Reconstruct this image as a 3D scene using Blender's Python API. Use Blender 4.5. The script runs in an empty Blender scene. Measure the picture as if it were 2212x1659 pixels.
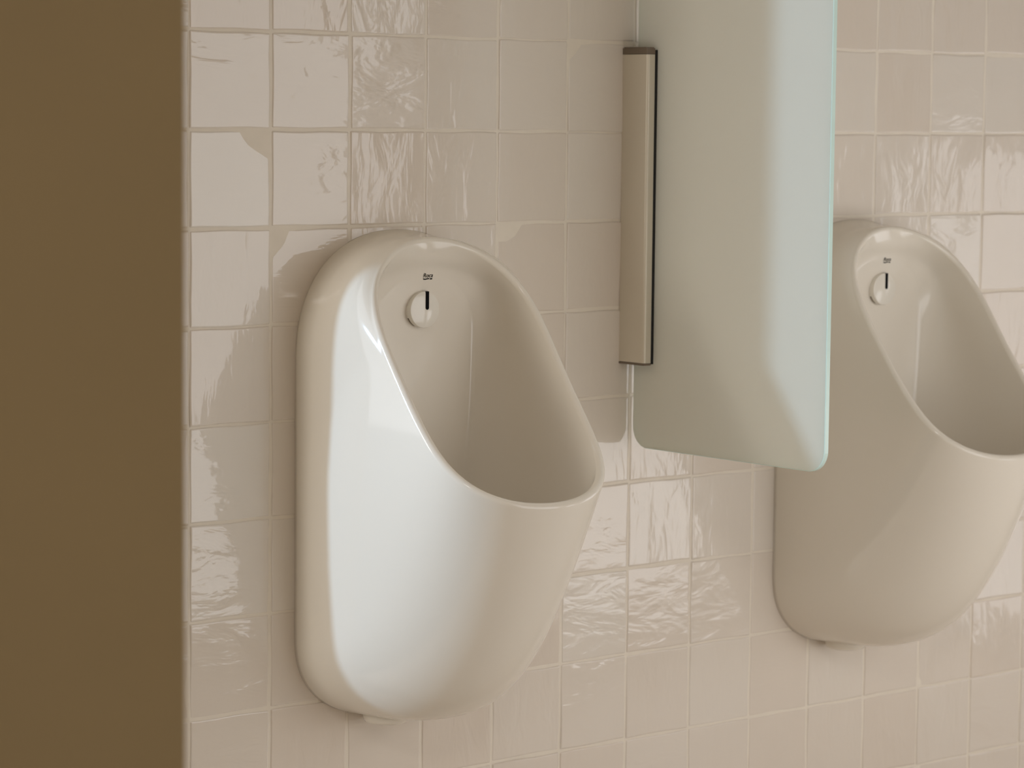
import bpy, bmesh, math, random
import numpy as np
from mathutils import Matrix, Vector

sc = bpy.context.scene
COL = sc.collection
random.seed(7)
rng = np.random.default_rng(11)

# ------------------------------------------------------------------ units
# tile units: X along the tiled wall, D distance out from the wall, Z up; one tile pitch = 0.105 m
T = 0.105
Z0 = 1.1477
def W(x, d, z):
    return (x * T, -d * T, Z0 + z * T)
def WA(P):
    P = np.asarray(P, float)
    return np.stack([P[..., 0] * T, -P[..., 1] * T, Z0 + P[..., 2] * T], -1)

# ------------------------------------------------------------------ camera
cam_data = bpy.data.cameras.new('camera')
cam = bpy.data.objects.new('camera', cam_data)
COL.objects.link(cam)
cam_data.sensor_fit = 'HORIZONTAL'
cam_data.sensor_width = 36.0
cam_data.lens = 6138.07 / 2212 * 36.0
cam_data.clip_start = 0.02
CR = np.array([[0.76779, 0.64060, 0.01021],
               [-0.05197, 0.07816, -0.99559],
               [0.63857, -0.76386, -0.09330]])
def vb(v):
    return Vector((v[0], -v[1], v[2])).normalized()
rx_, up_, bk_ = vb(CR[0]), -vb(CR[1]), -vb(CR[2])
M = Matrix(((rx_.x, up_.x, bk_.x, 0), (rx_.y, up_.y, bk_.y, 0), (rx_.z, up_.z, bk_.z, 0), (0, 0, 0, 1)))
cam.matrix_world = Matrix.Translation(W(-15.7829, 23.9519, -0.8519)) @ M
cam_data.dof.use_dof = True
cam_data.dof.focus_distance = 3.06
cam_data.dof.aperture_fstop = 8.5
sc.camera = cam

# ------------------------------------------------------------------ world, sun, window light, added fills, exposure
sc.view_settings.view_transform = 'Standard'
sc.view_settings.look = 'None'
sc.view_settings.exposure = 0.08
sc.view_settings.gamma = 1.0
sc.view_settings.use_curve_mapping = False
world = bpy.data.worlds.new('sky')
sc.world = world
world.use_nodes = True
wb = world.node_tree.nodes['Background']
wb.inputs['Color'].default_value = (1.0, 1.0, 1.02, 1)
wb.inputs['Strength'].default_value = 1.6

sun = bpy.data.lights.new('sun', 'SUN')
sun.energy = 1.12
sun.angle = math.radians(3.0)
sun.color = (0.66, 1.0, 1.40)
sun_o = bpy.data.objects.new('sun', sun)
COL.objects.link(sun_o)
sun_o.rotation_euler = Vector((1.0, -0.355, -0.27)).to_track_quat('-Z', 'Y').to_euler()

def area(name, loc, target, sx, sy, power, color):
    l = bpy.data.lights.new(name, 'AREA')
    l.shape = 'RECTANGLE'; l.size = sx; l.size_y = sy; l.energy = power; l.color = color
    o = bpy.data.objects.new(name, l); COL.objects.link(o)
    o.location = loc
    o.rotation_euler = (Vector(target) - Vector(loc)).to_track_quat('-Z', 'Y').to_euler()
    return o
# added fill beyond the left end of the tiled wall, lifts the flank
area('left_fill', W(-31, -3.0, 6.0), W(2, 0.5, -4.5), 0.45, 0.9, 21, (1.0, 0.96, 0.89))
# daylight of the glazed door in the right wall
area('daylight_door', W(25.9, 9.0, -6.0), W(0, 9.0, -6.0), 1.05, 1.0, 1.0, (1.0, 0.97, 0.93))
# daylight of the two windows in the wall facing the urinals
area('daylight_window', W(9.3, 14.9, -3.9), W(9.3, 0, -3.9), 1.05, 1.17, 2.3, (1.0, 0.97, 0.93))
area('corridor_fill', W(-17, 33, 13.5), W(-17, 33, -11), 0.6, 0.6, 20.0, (1.0, 0.96, 0.90))  # unseen fill light added to brighten the near wall
area('daylight_window_low', W(19.35, 14.9, -7.3), W(19.35, 0, -7.3), 0.64, 0.56, 1.2, (1.0, 0.97, 0.93))

# ------------------------------------------------------------------ materials
def mat(name):
    m = bpy.data.materials.new(name); m.use_nodes = True
    nt = m.node_tree
    return m, nt, nt.nodes['Principled BSDF']
def simple(name, col, rough=0.5, metal=0.0, ior=1.5, noise=0.0, nscale=40):
    m, nt, p = mat(name)
    p.inputs['Roughness'].default_value = rough
    p.inputs['Metallic'].default_value = metal
    p.inputs['IOR'].default_value = ior
    n = nt.nodes.new('ShaderNodeTexNoise'); n.inputs['Scale'].default_value = nscale
    tc = nt.nodes.new('ShaderNodeTexCoord'); nt.links.new(tc.outputs['Object'], n.inputs['Vector'])
    mx = nt.nodes.new('ShaderNodeMix'); mx.data_type = 'RGBA'
    mx.inputs['A'].default_value = (*[c * (1 - noise) for c in col], 1)
    mx.inputs['B'].default_value = (*[min(1, c * (1 + noise)) for c in col], 1)
    nt.links.new(n.outputs['Fac'], mx.inputs['Factor'])
    nt.links.new(mx.outputs['Result'], p.inputs['Base Color'])
    return m

m_ceramic = simple('glazed_ceramic', (0.855, 0.795, 0.70), 0.07, noise=0.01, nscale=6)
m_cap = simple('cream_plastic', (0.87, 0.825, 0.74), 0.10, noise=0.01)
m_black = simple('black_print', (0.004, 0.004, 0.005), 0.8, ior=1.2)
m_recess_shade = simple('recess_shade', (0.16, 0.13, 0.08), 0.4)
m_gasket = simple('black_rubber', (0.006, 0.006, 0.006), 0.6)
m_alu = simple('satin_aluminium', (0.78, 0.73, 0.63), 0.46, 0.55, noise=0.02, nscale=30)
m_endcap = simple('taupe_end_cap', (0.20, 0.155, 0.115), 0.4, noise=0.02)
m_chrome = simple('chrome', (0.75, 0.72, 0.66), 0.15, 0.6)
m_plaster = simple('brown_plaster', (0.36, 0.27, 0.145), 0.85, noise=0.05, nscale=9)
m_paint = simple('cream_paint', (0.72, 0.66, 0.57), 0.7, noise=0.03, nscale=5)
m_ceil = simple('ceiling_paint', (0.60, 0.54, 0.45), 0.8, noise=0.02, nscale=5)
m_floor = simple('floor_screed', (0.66, 0.57, 0.47), 0.45, noise=0.08, nscale=8)
m_ground = simple('bounce_cutting_ground', (0.10, 0.09, 0.075), 0.85, noise=0.15, nscale=12)  # kept dark to weaken light bouncing off the unseen ground
m_frame = simple('window_frame_paint', (0.45, 0.42, 0.37), 0.4, noise=0.02)
m_grout = simple('grout', (0.83, 0.755, 0.65), 0.75, noise=0.05, nscale=60)

def tile_material():
    m, nt, p = mat('glazed_zellige')
    L = nt.links.new
    at = nt.nodes.new('ShaderNodeAttribute'); at.attribute_name = 'tone'
    tc = nt.nodes.new('ShaderNodeTexCoord')
    cl = nt.nodes.new('ShaderNodeTexNoise'); cl.inputs['Scale'].default_value = 16; cl.inputs['Detail'].default_value = 3
    L(tc.outputs['Object'], cl.inputs['Vector'])
    ad = nt.nodes.new('ShaderNodeMath'); ad.operation = 'MULTIPLY_ADD'
    L(cl.outputs['Fac'], ad.inputs[0]); ad.inputs[1].default_value = 0.30; L(at.outputs['Fac'], ad.inputs[2])
    mx = nt.nodes.new('ShaderNodeMix'); mx.data_type = 'RGBA'
    mx.inputs['A'].default_value = (0.755, 0.665, 0.575, 1)
    mx.inputs['B'].default_value = (0.80, 0.74, 0.665, 1)
    L(ad.outputs[0], mx.inputs['Factor'])
    L(mx.outputs['Result'], p.inputs['Base Color'])
    p.inputs['Roughness'].default_value = 0.025
    p.inputs['IOR'].default_value = 1.55
    # hand made glaze: long vertical waves and small pits
    mpv = nt.nodes.new('ShaderNodeMapping'); mpv.inputs['Scale'].default_value = (1.1, 1.0, 0.40)
    mph = nt.nodes.new('ShaderNodeMapping'); mph.inputs['Scale'].default_value = (0.45, 1.0, 1.15)
    L(tc.outputs['Object'], mpv.inputs['Vector']); L(tc.outputs['Object'], mph.inputs['Vector'])
    ra = nt.nodes.new('ShaderNodeMath'); ra.operation = 'MULTIPLY'; ra.inputs[1].default_value = 37.0
    L(at.outputs['Fac'], ra.inputs[0])
    fr = nt.nodes.new('ShaderNodeMath'); fr.operation = 'FRACT'; L(ra.outputs[0], fr.inputs[0])
    gt = nt.nodes.new('ShaderNodeMath'); gt.operation = 'GREATER_THAN'; gt.inputs[1].default_value = 0.62
    L(fr.outputs[0], gt.inputs[0])
    vm = nt.nodes.new('ShaderNodeMix'); vm.data_type = 'VECTOR'
    L(gt.outputs[0], vm.inputs['Factor'])
    L(mpv.outputs['Vector'], vm.inputs[4]); L(mph.outputs['Vector'], vm.inputs[5])
    # every tile takes its own piece of the pattern
    off = nt.nodes.new('ShaderNodeVectorMath'); off.operation = 'ADD'
    L(vm.outputs[1], off.inputs[0]); L(ra.outputs[0], off.inputs[1])
    n1 = nt.nodes.new('ShaderNodeTexNoise'); n1.inputs['Scale'].default_value = 34; n1.inputs['Detail'].default_value = 3.0
    n1.inputs['Distortion'].default_value = 0.6
    L(off.outputs['Vector'], n1.inputs['Vector'])
    b1 = nt.nodes.new('ShaderNodeBump'); b1.inputs['Strength'].default_value = 0.36; b1.inputs['Distance'].default_value = 0.003
    L(n1.outputs['Fac'], b1.inputs['Height'])
    n2 = nt.nodes.new('ShaderNodeTexNoise'); n2.inputs['Scale'].default_value = 120; n2.inputs['Detail'].default_value = 3.0
    L(off.outputs['Vector'], n2.inputs['Vector'])
    b2 = nt.nodes.new('ShaderNodeBump'); b2.inputs['Strength'].default_value = 0.10; b2.inputs['Distance'].default_value = 0.001
    L(n2.outputs['Fac'], b2.inputs['Height']); L(b1.outputs['Normal'], b2.inputs['Normal'])
    L(b2.outputs['Normal'], p.inputs['Normal'])
    return m
m_tile = tile_material()

def frosted_material():
    """sand blasted face: part of the light is scattered back, part comes through softly"""
    m, nt, p = mat('frosted_glass_face')
    p.inputs['Base Color'].default_value = (0.90, 0.875, 0.76, 1)
    p.inputs['Roughness'].default_value = 0.5
    p.inputs['Specular IOR Level'].default_value = 0.35
    n = nt.nodes.new('ShaderNodeTexNoise'); n.inputs['Scale'].default_value = 900
    b = nt.nodes.new('ShaderNodeBump'); b.inputs['Strength'].default_value = 0.05; b.inputs['Distance'].default_value = 0.0005
    nt.links.new(n.outputs['Fac'], b.inputs['Height']); nt.links.new(b.outputs['Normal'], p.inputs['Normal'])
    t = nt.nodes.new('ShaderNodeBsdfTranslucent'); t.inputs['Color'].default_value = (0.93, 0.93, 0.86, 1)
    mx = nt.nodes.new('ShaderNodeMixShader'); mx.inputs[0].default_value = 0.56
    nt.links.new(p.outputs[0], mx.inputs[1]); nt.links.new(t.outputs[0], mx.inputs[2])
    nt.links.new(mx.outputs[0], nt.nodes['Material Output'].inputs['Surface'])
    return m
def clear_material():
    m, nt, p = mat('clear_glass_face')
    p.inputs['Base Color'].default_value = (0.97, 1.0, 0.98, 1)
    p.inputs['Roughness'].default_value = 0.02
    p.inputs['IOR'].default_value = 1.3
    p.inputs['Transmission Weight'].default_value = 1.0
    return m
m_clear = clear_material()
m_frost = frosted_material()
m_gedge = simple('polished_glass_edge', (0.70, 0.90, 0.85), 0.15, noise=0.03, nscale=25)

# ------------------------------------------------------------------ helpers
def link(o, parent=None):
    COL.objects.link(o)
    if parent is not None:
        o.parent = parent
    return o
def mesh_obj(name, verts, faces, material, parent=None, smooth=True):
    me = bpy.data.meshes.new(name)
    me.from_pydata([tuple(map(float, v)) for v in verts], [], faces)
    me.validate(); me.update()
    if smooth:
        me.polygons.foreach_set('use_smooth', [True] * len(me.polygons))
    me.materials.append(material)
    return link(bpy.data.objects.new(name, me), parent)
def bm_obj(name, bm, material, parent=None, smooth=False):
    bmesh.ops.recalc_face_normals(bm, faces=bm.faces)
    me = bpy.data.meshes.new(name); bm.to_mesh(me); bm.free()
    if smooth:
        me.polygons.foreach_set('use_smooth', [True] * len(me.polygons))
    for mm in (material if isinstance(material, (list, tuple)) else [material]):
        me.materials.append(mm)
    return link(bpy.data.objects.new(name, me), parent)
def add_box(bm, a, b, bevel=0.0, seg=3):
    """box between two corners given in world metres"""
    lo = [min(p, q) for p, q in zip(a, b)]; hi = [max(p, q) for p, q in zip(a, b)]
    r = bmesh.ops.create_cube(bm, size=1.0)
    for v in r['verts']:
        v.co = Vector([l + (c + 0.5) * (h - l) for l, h, c in zip(lo, hi, v.co)])
    if bevel > 0:
        es = list({e for v in r['verts'] for e in v.link_edges})
        bmesh.ops.bevel(bm, geom=es, offset=bevel, segments=seg, affect='EDGES', profile=0.5)
def box(name, a, b, material, bevel=0.0, parent=None, kind=None):
    bm = bmesh.new(); add_box(bm, a, b, bevel)
    o = bm_obj(name, bm, material, parent)
    if kind: o['kind'] = kind
    return o
def empty(name, loc, label, cat, group=None):
    o = bpy.data.objects.new(name, None); o.empty_display_size = 0.05
    o.location = loc
    o['label'] = label; o['category'] = cat
    if group: o['group'] = group
    return link(o)

# ------------------------------------------------------------------ the setting
XE = -0.36                     # left end of the tiled wall, hidden behind the near wall
XR, DF = 26.0, 44.0
ZF, ZC = -10.93, 13.8
# tiled wall: grout bed plus every hand made tile, one mesh
def tiled_wall():
    N = 15
    verts, faces, tone = [], [], []
    e = 0.019
    base = np.concatenate([[0, 0.004, 0.010, e], np.linspace(e + .005, 1 - e - .005, N - 6), [1 - e, 1 - 0.010, 1 - 0.004, 1]])
    n = len(base)
    gx, gz = np.meshgrid(base, base, indexing='ij')
    drop = lambda t: np.clip(1 - np.minimum(t, 1 - t) / e, 0, 1) ** 2.2
    for c in range(-1, 17):
        for r in range(-13, 11):
            x0, x1 = c + 0.012 + rng.normal(0, .003), c + 1 - 0.012 + rng.normal(0, .004)
            zt, zb = -r - 0.011 + rng.normal(0, .003), -r - 1 + 0.011 + rng.normal(0, .004)
            if c == -1: x0 = XE
            if zt < ZF: continue
            X = x0 + (x1 - x0) * gx
            Z = zb + (zt - zb) * gz
            # wavering edges
            a = rng.uniform(0, 6.28, 8)
            X = X + 0.0035 * (np.sin(7 * Z + a[0]) * (1 - gx) + np.sin(9 * Z + a[1]) * gx)
            Z = Z + 0.0045 * (np.sin(6 * X + a[2]) * (1 - gz) + np.sin(8 * X + a[3]) * gz)
            if c == -1: X = np.maximum(X, XE)
            tx, tz = rng.normal(0, 0.0045), rng.normal(0, 0.0045)
            D = tx * (gx - .5) + tz * (gz - .5) + 0.0022 * np.sin(5 * gx + a[4]) * np.sin(4 * gz + a[5]) \
                + rng.normal(0, 0.0012) + rng.normal(0.002, 0.003) * ((gx - .5) ** 2 + (gz - .5) ** 2)
            D = D - 0.013 * np.clip(drop(gx) + drop(gz), 0, 1)
            o = len(verts)
            P = WA(np.stack([X, D, Z], -1)).reshape(-1, 3)
            verts.extend(P.tolist())
            tv = float(np.clip(rng.normal(0.30, 0.22), 0, 0.9))
            tone.extend([tv] * (n * n))
            for i in range(n - 1):
                for j in range(n - 1):
                    k = o + i * n + j
                    faces.append((k, k + n, k + n + 1, k + 1))
    nt_ = len(faces)
    # grout bed and wall body
    bm = bmesh.new()
    add_box(bm, W(XE, -0.007, ZC), W(17, -1.15, ZF))
    o = len(verts)
    bm.verts.ensure_lookup_table()
    for v in bm.verts:
        verts.append(tuple(v.co)); tone.append(0.2)
    for f in bm.faces:
        faces.append(tuple(o + v.index for v in f.verts))
    bm.free()
    w = mesh_obj('wall_back', verts, faces, m_tile)
    w.data.materials.append(m_grout)
    mi = [0] * nt_ + [1] * (len(faces) - nt_)
    w.data.polygons.foreach_set('material_index', mi)
    w.data.polygons.foreach_set('use_smooth', [True] * nt_ + [False] * (len(faces) - nt_))
    a = w.data.attributes.new('tone', 'FLOAT', 'POINT'); a.data.foreach_set('value', tone)
    w['kind'] = 'structure'
    return w
tiled_wall()
box('wall_back_extension', W(17, 0, ZC), W(XR + 1, -1.15, ZF), m_paint, kind='structure')
# near wall at the left: its right end is the blurred brown edge; unseen depth stretched to block daylight
nw = box('wall_left', W(-7.92, 12.0, ZC), W(-30, 2.0, ZF), m_plaster, bevel=0.002, kind='structure')
bm = bmesh.new()
add_box(bm, W(-2, 16, ZF), W(XR + 1, -1.15, ZF - 1)); add_box(bm, W(-33, DF + 1, ZF), W(-2, 12, ZF - 1))
bm_obj('floor', bm, m_floor)['kind'] = 'structure'
box('unseen_dark_ground', W(-150, 12, ZF), W(-2, -90, ZF - 1), m_ground, kind='structure')  # unseen ground, added dark to cut bounce onto the urinal's front
box('ceiling', W(-32, DF + 1, ZC + 1), W(XR + 1, -1.15, ZC), m_ceil, kind='structure')
def wall_with_hole(name, axis, pos, thick, u0, u1, h):
    """wall across axis ('x' or 'd') with one opening h=(u0,u1,z0,z1)"""
    bm = bmesh.new()
    for (a, b, z0, z1) in ((u0, h[0], ZF, ZC), (h[1], u1, ZF, ZC), (h[0], h[1], ZF, h[2]), (h[0], h[1], h[3], ZC)):
        if b - a < 1e-6 or z1 - z0 < 1e-6: continue
        if axis == 'x':
            add_box(bm, W(pos, a, z0), W(pos + thick, b, z1))
        else:
            add_box(bm, W(a, pos, z0), W(b, pos + thick, z1))
    o = bm_obj(name, bm, m_paint); o['kind'] = 'structure'
    return o
wall_with_hole('wall_right', 'x', XR, 1.0, -1.15, 16, (3.8, 14.2, ZF + .02, -1.1))
wall_with_hole('wall_front', 'd', 15.0, 1.0, -1.0, 14.7, (4.2, 14.4, -9.6, 1.8))
wall_with_hole('wall_front_middle', 'd', 15.0, 1.0, 14.7, 15.9, (15.1, 15.8, -1.2, 9.0))
wall_with_hole('wall_front_right', 'd', 15.0, 1.0, 15.9, XR, (16.2, 22.5, -10.0, -4.6))
box('wall_front_return', W(-1, 16, ZC), W(0, DF + 1, ZF), m_paint, kind='structure')
box('wall_left_blocker', W(-33, 12, ZC), W(-32, DF + 1, ZF), m_paint, kind='structure')  # unseen wall added to shut out sky light beside the camera
box('wall_behind', W(-32, DF, ZC), W(-1, DF + 1, ZF), m_paint, kind='structure')
def frame(name, axis, pos, h, t=0.45):
    bm = bmesh.new()
    for (a, b, z0, z1) in ((h[0], h[0] + t, h[2], h[3]), (h[1] - t, h[1], h[2], h[3]), (h[0], h[1], h[3] - t, h[3]), (h[0], h[1], h[2], h[2] + t)):
        if axis == 'x': add_box(bm, W(pos + .2, a, z0), W(pos + .7, b, z1), 0.003)
        else: add_box(bm, W(a, pos + .2, z0), W(b, pos + .7, z1), 0.003)
    o = bm_obj(name, bm, m_frame); o['kind'] = 'structure'
    return o
frame('door_1', 'x', XR, (3.8, 14.2, ZF, -1.1))
frame('window_1', 'd', 15.0, (4.2, 14.4, -9.6, 1.8))
frame('window_3', 'd', 15.0, (15.1, 15.8, -1.2, 9.0), 0.06)
frame('window_2', 'd', 15.0, (16.2, 22.5, -10.0, -4.6))

# ------------------------------------------------------------------ urinal
UX = 2.606
DX = 7.055
A_, p_, k_, k3_, q_ = 1.0726, 0.9531, 0.0229, -0.1776, 0.494
dd = (1.4251, -0.9389, 0.1209, -0.0171, 0.0484, -0.0746)
zc_, B_, ro = -3.4387, 1.2863, 0.050
NT = 224
th = np.linspace(0, 2 * np.pi, NT, endpoint=False)
def back_outline():
    Wd, zt, zb, zu, zl, eu, el = 1.30, -2.045, -7.24, -3.40, -6.28, 2.25, 2.35
    a = np.linspace(0, np.pi / 2, 600)
    x = np.r_[Wd * np.sin(a) ** (2 / eu), Wd * np.sin(a[::-1]) ** (2 / el)]
    z = np.r_[zu + (zt - zu) * np.cos(a) ** (2 / eu), zl + (zb - zl) * np.cos(a[::-1]) ** (2 / el)]
    s = np.r_[0, np.cumsum(np.hypot(np.diff(x), np.diff(z)))]; s /= s[-1]
    t = np.where(th <= np.pi, th, 2 * np.pi - th) / np.pi
    return np.where(th <= np.pi, 1, -1) * np.interp(t, s, x), np.interp(t, s, z)
def rim_curve():
    ph = np.linspace(0, np.pi, 6000)
    s = np.sign(np.cos(ph)) * np.abs(np.cos(ph)) ** q_
    x = np.abs(np.sin(ph)) ** p_ * (1 + k_ * s + k3_ * s ** 3) * A_
    D = sum(c * s ** i for i, c in enumerate(dd))
    z = zc_ + B_ * s
    Ln = np.r_[0, np.cumsum(np.sqrt(np.diff(x) ** 2 + np.diff(z) ** 2 + np.diff(D) ** 2))]; Ln /= Ln[-1]
    t = np.where(th <= np.pi, th, 2 * np.pi - th) / np.pi
    return np.where(th <= np.pi, 1, -1) * np.interp(t, Ln, x), np.interp(t, Ln, D), np.interp(t, Ln, z)
def q3(v, s):
    t, m, b = v
    return m + (t - b) / 2 * s + ((t + b) / 2 - m) * s * s
def smooth_closed(P, it):
    for _ in range(it):
        P = 0.5 * P + 0.25 * (np.roll(P, 1, 0) + np.roll(P, -1, 0))
    return P
def unit(v): return v / (np.linalg.norm(v, axis=-1, keepdims=True) + 1e-12)
def bez(P0, P1, P2, P3, n, first=True):
    t = np.linspace(0, 1, n)[:, None, None]
    S = (1 - t) ** 3 * P0 + 3 * t * (1 - t) ** 2 * P1 + 3 * t * t * (1 - t) * P2 + t ** 3 * P3
    return S if first else S[1:]
def grid_faces(nv, closed_cap=False, flip=False):
    f = []
    for i in range(nv - 1):
        for j in range(NT):
            j2 = (j + 1) % NT
            q = (i * NT + j, i * NT + j2, (i + 1) * NT + j2, (i + 1) * NT + j)
            f.append(q[::-1] if flip else q)
    return f
BACKW = 0.43
def back_d(z):
    return BACKW - 0.03 + 0.135 * np.clip((z + 3.3) / 0.9, 0, 1) ** 1.4 * 0.9
#                  # the flat back of the basin
def urinal_shapes():
    bx, bz = back_outline(); rx, rD, rz = rim_curve()
    s = (bz - bz.min()) / (bz.max() - bz.min()) * 2 - 1
    s = np.cos(th) * .5 + s * .5
    w = np.array([0.17, 0.7187, 0.802, 0.0469, 0.0364, 0.088, 0.1604, 0.679, 0.9319, 0.0446, 0.1294, -0.1823, 0.0501, 0.0778, 2.9956])
    a1, i1, a2, o2, g2 = (q3(w[i:i + 3], s) for i in (0, 3, 6, 9, 12))
    P0 = np.stack([bx, 0 * bx, bz], 1); R = smooth_closed(np.stack([rx, rD, rz], 1), 6)
    tx = np.roll(bx, -1) - np.roll(bx, 1); tz = np.roll(bz, -1) - np.roll(bz, 1); l = np.hypot(tx, tz)
    ox, oz = -tz / l, tx / l
    P1 = P0 + np.stack([-i1 * ox, a1, -i1 * oz], 1)
    P2 = R + np.stack([o2 * ox, -a2, o2 * oz], 1); P2[:, 2] -= g2
    dg = np.where(np.cos(th) < .2, np.sin(th) * np.abs(np.sin(th)) * np.clip((.2 - np.cos(th)) / 1.2, 0, 1) * 4 * np.clip(1 + np.cos(th), 0, 1), 0)
    P1[:, 0] += 0.0598 * dg; P2[:, 0] += 0.0728 * dg; P2[:, 1] -= 0.0588 * np.abs(dg)
    # inner loop of the basin back: an oval on the plane D = BACKW
    ct, st = np.cos(th), np.sin(th)
    up = ct > 0
    bxI = 0.74 * np.sign(st) * np.abs(st) ** 0.85
    bzI = np.where(up, -3.35 + 0.85 * np.abs(ct) ** .85, -3.35 - 2.2 * np.abs(ct) ** .8)
    BI = smooth_closed(np.stack([bxI, back_d(bzI), bzI], 1), 20)
    # tangents at the rim: outer wall arrives with e1, inner wall leaves with e2 (both pointing away from the crest)
    e1 = unit(P2 - R)
    Q1 = np.stack([-0.10 * st, -q3((0.03, 0.55, 0.12), s), -q3((0.22, 0.03, 0.95), s)], 1)
    e2 = unit(Q1)
    tng = unit(np.roll(R, -1, 0) - np.roll(R, 1, 0))
    N = -unit(e1 + e2); N = unit(N - (N * tng).sum(1, keepdims=True) * tng); N = smooth_closed(N, 8); N = unit(N)
    O = unit(np.cross(tng, N)); cen = np.array([0, R[:, 1].mean(), R[:, 2].mean()])
    flip = np.sign(((R - cen) * O).sum(1)); O = O * np.where(flip == 0, 1, flip)[:, None]
    r = ro
    o1 = unit(O - (O * e1).sum(1, keepdims=True) * e1)      # square to the outer wall
    o2_ = unit(-O + (O * e2).sum(1, keepdims=True) * e2)     # square to the inner wall
    def lip(t):
        v = np.where(t < .5, (1 - 2 * t) * o1 + 2 * t * N, (2 - 2 * t) * N + (2 * t - 1) * o2_)
        return R + r * unit(v)
    S = [bez(P0, P1, P2 + o1 * r, R + o1 * r, 44)]
    for t in np.linspace(0, 1, 15)[1:-2]:
        S.append(lip(t)[None])
    outer = np.concatenate(S, 0)
    tt = np.linspace(0, 1, 15)
    inner = [lip(x)[None] for x in tt[-3:]]
    start = R + o2_ * r
    Q2d = np.stack([0.42 * st * np.abs(st), q3((0.03, 0.30, 1.0), s), q3((0.14, 0.0, -0.55), s)], 1)
    inner.append(bez(start, start + Q1, BI + Q2d, BI, 40, first=False))
    # flat back closes towards its spine
    cz = np.clip(BI[:, 2], -4.9, -3.0)
    C = np.stack([0 * cz, back_d(cz), cz], 1)
    for t in np.linspace(0, 1, 14)[1:]:
        inner.append((BI * (1 - t) + C * t)[None])
    return outer, np.concatenate(inner, 0)

def logo_mesh():
    cu = bpy.data.curves.new('logo_text', 'FONT')
    cu.body = 'Roca'; cu.size = 1.0; cu.shear = 0.16; cu.align_x = 'CENTER'; cu.extrude = 0.0; cu.offset = 0.006
    to = bpy.data.objects.new('logo_text', cu); COL.objects.link(to)
    dg = bpy.context.evaluated_depsgraph_get()
    me = bpy.data.meshes.new_from_object(to.evaluated_get(dg))
    bpy.data.objects.remove(to)
    V = [v.co.copy() for v in me.vertices]; F = [tuple(p.vertices) for p in me.polygons]
    x0, x1 = min(v.x for v in V), max(v.x for v in V)
    sc_ = 2.0 / (x1 - x0)
    V = [((v.x - (x0 + x1) / 2) * sc_, v.y * sc_ * 0.97) for v in V]
    # wavy underline and its short dash
    def stroke(pts, hw):
        o = len(V)
        for (x, y) in pts: V.append((x, y + hw)); V.append((x, y - hw))
        for i in range(len(pts) - 1):
            F.append((o + 2 * i, o + 2 * i + 1, o + 2 * i + 3, o + 2 * i + 2))
    stroke([(-1.0 + 1.25 * t, -0.27 - 0.05 * math.sin(2 * math.pi * (t - .1))) for t in np.linspace(0, 1, 18)], 0.085)
    stroke([(0.42, -0.29), (0.92, -0.26)], 0.095)
    return V, F

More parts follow.
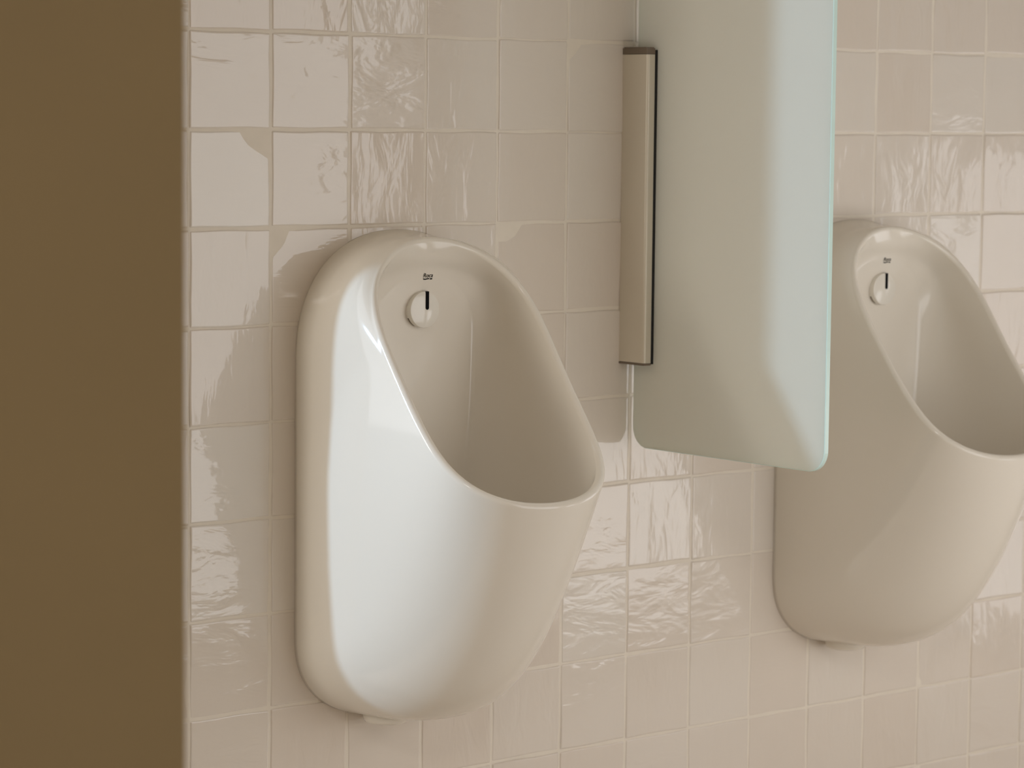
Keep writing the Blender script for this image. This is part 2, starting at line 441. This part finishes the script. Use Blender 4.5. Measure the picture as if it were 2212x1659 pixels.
def make_urinal(x, label):
    root = empty('urinal', W(x, 0, -7.24), label, 'urinal', 'white wall urinals on the tiled wall')
    base = np.array(W(x, 0, -7.24))
    loc = lambda P: WA(P + np.array([x, 0, 0])) - base
    outer, inner = urinal_shapes()
    nv = outer.shape[0]
    f = grid_faces(nv)
    back = list(range(NT))
    ov = loc(outer).reshape(-1, 3)
    o = mesh_obj('body', ov, f + [tuple(back[::-1])], m_ceramic, root)
    ni = inner.shape[0]
    mesh_obj('basin', loc(inner).reshape(-1, 3), grid_faces(ni), m_ceramic, root)
    for ob in (o, root.children[-1]):
        bm = bmesh.new(); bm.from_mesh(ob.data)
        bmesh.ops.remove_doubles(bm, verts=bm.verts, dist=1e-6)
        bm.to_mesh(ob.data); bm.free()
    # round inlet cap
    R, t0, t1, kz = 0.193, BACKW - 0.02, BACKW + 0.09, -2.868
    prof = [(R * .93, t0), (R * .93, t0 + .018), (R, t0 + .022), (R, t1 - .012), (R * .985, t1 - .003), (R * .955, t1), (0.0001, t1)]
    n = 64; V, F = [], []
    for (rr, d) in prof:
        for i in range(n):
            g = 2 * math.pi * i / n
            V.append((rr * math.sin(g), d, kz + rr * math.cos(g)))
    for i in range(len(prof) - 1):
        for j in range(n):
            F.append((i * n + j, i * n + (j + 1) % n, (i + 1) * n + (j + 1) % n, (i + 1) * n + j))
    cap = mesh_obj('water_inlet_cap', loc(np.array(V)), F, m_cap, root)
    fl = [True] * len(cap.data.polygons)
    fl[-n:] = [False] * n
    cap.data.polygons.foreach_set('use_smooth', fl)
    cap.data.set_sharp_from_angle(angle=math.radians(28))
    # black slot running from the cap's edge towards its centre
    V, F = [], []
    hw, sx = 0.0215, 0.028
    pts = [(sx - hw, R * .985 - .002), (sx + hw, R * .985 - .004)]
    out = [(sx + hw * math.cos(g), 0.02 - hw * math.sin(g)) for g in np.linspace(0, math.pi, 14)]
    loop = [pts[0], pts[1]] + out
    d = t1 + 0.004
    V = [(px, d, kz + pz) for px, pz in loop]; m0 = len(V)
    V += [(px, d - .012, kz + pz) for px, pz in loop]
    F = [tuple(range(m0))] + [(i, (i + 1) % m0, m0 + (i + 1) % m0, m0 + i) for i in range(m0)]
    o2 = len(V)
    V += [(sx - hw, d, kz + R * .985), (sx + hw, d, kz + R * .985), (sx + hw, t1 - .035, kz + R * 1.004), (sx - hw - .02, t1 - .035, kz + R * 1.004),
          (sx - hw, d, kz + R * .9), (sx + hw, d, kz + R * .9), (sx + hw, t1 - .035, kz + R * .9), (sx - hw - .02, t1 - .035, kz + R * .9)]
    F += [(o2, o2 + 1, o2 + 2, o2 + 3), (o2, o2 + 3, o2 + 7, o2 + 4), (o2 + 1, o2 + 5, o2 + 6, o2 + 2)]
    sl = mesh_obj('slot', loc(np.array(V)), F, m_black, cap, smooth=False)
    sl['label'] = 'black slot'
    # spray opening low on the cap's side: raised strip, recess shade coloured in
    V, F = [], []
    for i, g in enumerate(np.linspace(math.radians(208), math.radians(243), 12)):
        for (rr, d) in ((R * 1.003, t0 + .03), (R * 1.003, t0 + .052), (R * .99, t0 + .052), (R * .99, t0 + .03)):
            V.append((rr * math.sin(g), d, kz + rr * math.cos(g)))
    for i in range(11):
        for j in range(4):
            F.append((4 * i + j, 4 * i + (j + 1) % 4, 4 * i + 4 + (j + 1) % 4, 4 * i + 4 + j))
    F += [(0, 1, 2, 3), (44, 47, 46, 45)]
    mesh_obj('spray_opening', loc(np.array(V)), F, m_recess_shade, cap, smooth=False)
    # printed mark above the cap
    LV, LF = logo_mesh()
    sxy = 0.063
    P = [(0.05 + a * sxy, float(back_d(np.array(-2.53 + b * sxy))) + 0.006, -2.53 + b * sxy) for a, b in LV]
    lg = mesh_obj('logo', loc(np.array(P)), LF, m_black, root, smooth=False)
    lg['label'] = 'small black printed logo'
    # waste outlet under the body: flared fitting and pipe nut
    def lathe(name, prof, cx, cd, material, n=48):
        V, F = [], []
        for (rr, z) in prof:
            for i in range(n):
                g = 2 * math.pi * i / n
                V.append((cx + rr * math.cos(g), cd + rr * math.sin(g), z))
        for i in range(len(prof) - 1):
            for j in range(n):
                F.append((i * n + j, i * n + (j + 1) % n, (i + 1) * n + (j + 1) % n, (i + 1) * n + j))
        return mesh_obj(name, loc(np.array(V)), F, material, root)
    lathe('waste_outlet', [(.25, -7.0), (.25, -7.188), (.244, -7.228), (.228, -7.253), (.20, -7.263), (.18, -7.258), (.175, -7.238), (.175, -7.1)], -0.29, 0.27, m_ceramic)
    lathe('waste_pipe', [(.17, -7.0), (.17, -7.253), (.16, -7.263), (.10, -7.261), (.095, -7.238), (.095, -7.1)], -0.29, 0.27, m_chrome)
    return root
make_urinal(UX, 'white ceramic urinal left of the frosted glass panel, its flank brightly lit')
make_urinal(UX + DX, 'white ceramic urinal partly behind the glass panel, cut by the right picture edge')

# ------------------------------------------------------------------ frosted glass divider
GX, GT = 5.97, 0.064
def glass_panel():
    root = empty('glass_divider', W(GX, 0.09, -4.58), 'frosted glass privacy panel with rounded corners between the two urinals', 'divider')
    d0, d1, zb, zt = 0.085, 3.11, -4.58, 5.0
    r = 0.24
    loop = []
    for (cd, cz, a0) in ((d0 + r, zb + r, math.pi), (d1 - r, zb + r, 1.5 * math.pi), (d1 - r, zt - r, 0), (d0 + r, zt - r, .5 * math.pi)):
        for a in np.linspace(a0, a0 + math.pi / 2, 14):
            loop.append((cd + r * math.cos(a), cz + r * math.sin(a)))
    n = len(loop)
    base = np.array(root.location)
    ch = 0.007
    V = []
    cenD, cenZ = (d0 + d1) / 2, (zb + zt) / 2
    def ring(x, ins):
        for (d, z) in loop:
            # inset towards the inside of the rounded outline
            cd = min(max(d, d0 + r), d1 - r); cz = min(max(z, zb + r), zt - r)
            vd, vz = d - cd, z - cz; l = math.hypot(vd, vz)
            V.append((x, d - vd / l * ins, z - vz / l * ins))
    ring(GX, ch); ring(GX + ch, 0); ring(GX + GT - ch, 0); ring(GX + GT, ch)
    faces = [tuple(range(n))[::-1], tuple(3 * n + i for i in range(n))]
    mi = [0, 2]
    for k in range(3):
        for i in range(n):
            j = (i + 1) % n
            faces.append((k * n + i, k * n + j, (k + 1) * n + j, (k + 1) * n + i)); mi.append(1)
    o = mesh_obj('glass_pane', WA(np.array(V)) - base, faces, m_frost, root, smooth=False)
    o.data.materials.append(m_gedge); o.data.materials.append(m_clear)
    o.data.polygons.foreach_set('material_index', mi)
    bm = bmesh.new(); bm.from_mesh(o.data); bmesh.ops.recalc_face_normals(bm, faces=bm.faces); bm.to_mesh(o.data); bm.free()
    return root
glass_panel()

def wall_clamp():
    zt, zb = -0.05, -3.622
    capt, capb = 0.082, 0.026
    x0, x1 = 5.82, 5.925
    root = empty('wall_clamp', W(x0, 0, zb), 'long satin aluminium clamp rail holding the glass panel to the tiles', 'bracket')
    base = Vector(root.location)
    def prof(bm, xa, xb, z0, z1, grow=0.0):
        # rounded outer corner on the side away from the glass
        s = 1 if xb > xa else -1
        o_, r_ = xa, 0.03
        pts = [(xb, 0.0), (xb, 0.42 + grow)]
        for a in np.linspace(0, math.pi / 2, 7):
            pts.append((o_ - s * grow + s * r_ - s * r_ * math.sin(a), 0.42 + grow - r_ + r_ * math.cos(a)))
        pts.append((o_ - s * grow, 0.0))
        b = [bm.verts.new(Vector(W(px, pd, z0)) - base) for px, pd in pts]
        t = [bm.verts.new(Vector(W(px, pd, z1)) - base) for px, pd in pts]
        m = len(pts)
        bm.faces.new(b); bm.faces.new(t[::-1])
        for i in range(m):
            bm.faces.new((b[i], t[i], t[(i + 1) % m], b[(i + 1) % m]))
    for (xa, xb) in ((x0, x1), (GX + GT + (GX - x0), GX + GT + (GX - x1))):
        bm = bmesh.new(); prof(bm, xa, xb, zb + capb, zt - capt); bm_obj('rail', bm, m_alu, root)
        bm = bmesh.new(); prof(bm, xa, xb, zt - capt + .004, zt, 0.003)
        bmesh.ops.bevel(bm, geom=[e for e in bm.edges if all(abs(v.co.z - (zt - zb) * T) < 1e-5 for v in e.verts)], offset=0.0012, segments=2, affect='EDGES')
        c = bm_obj('end_cap', bm, m_endcap, root); c['label'] = 'brown end cap on top'
        bm = bmesh.new(); prof(bm, xa, xb, zb, zb + capb - .003, 0.002)
        c = bm_obj('end_cap', bm, m_endcap, root); c['label'] = 'brown end cap at the bottom'
    for (xa, xb) in ((x1, GX - .002), (GX + GT + .002, GX + GT + GX - x1)):
        bm = bmesh.new(); add_box(bm, Vector(W(xa, 0.0, zb + .012)) - base, Vector(W(xb, 0.418, zt - .03)) - base)
        bm_obj('gasket', bm, m_gasket, root)
    return root
wall_clamp()
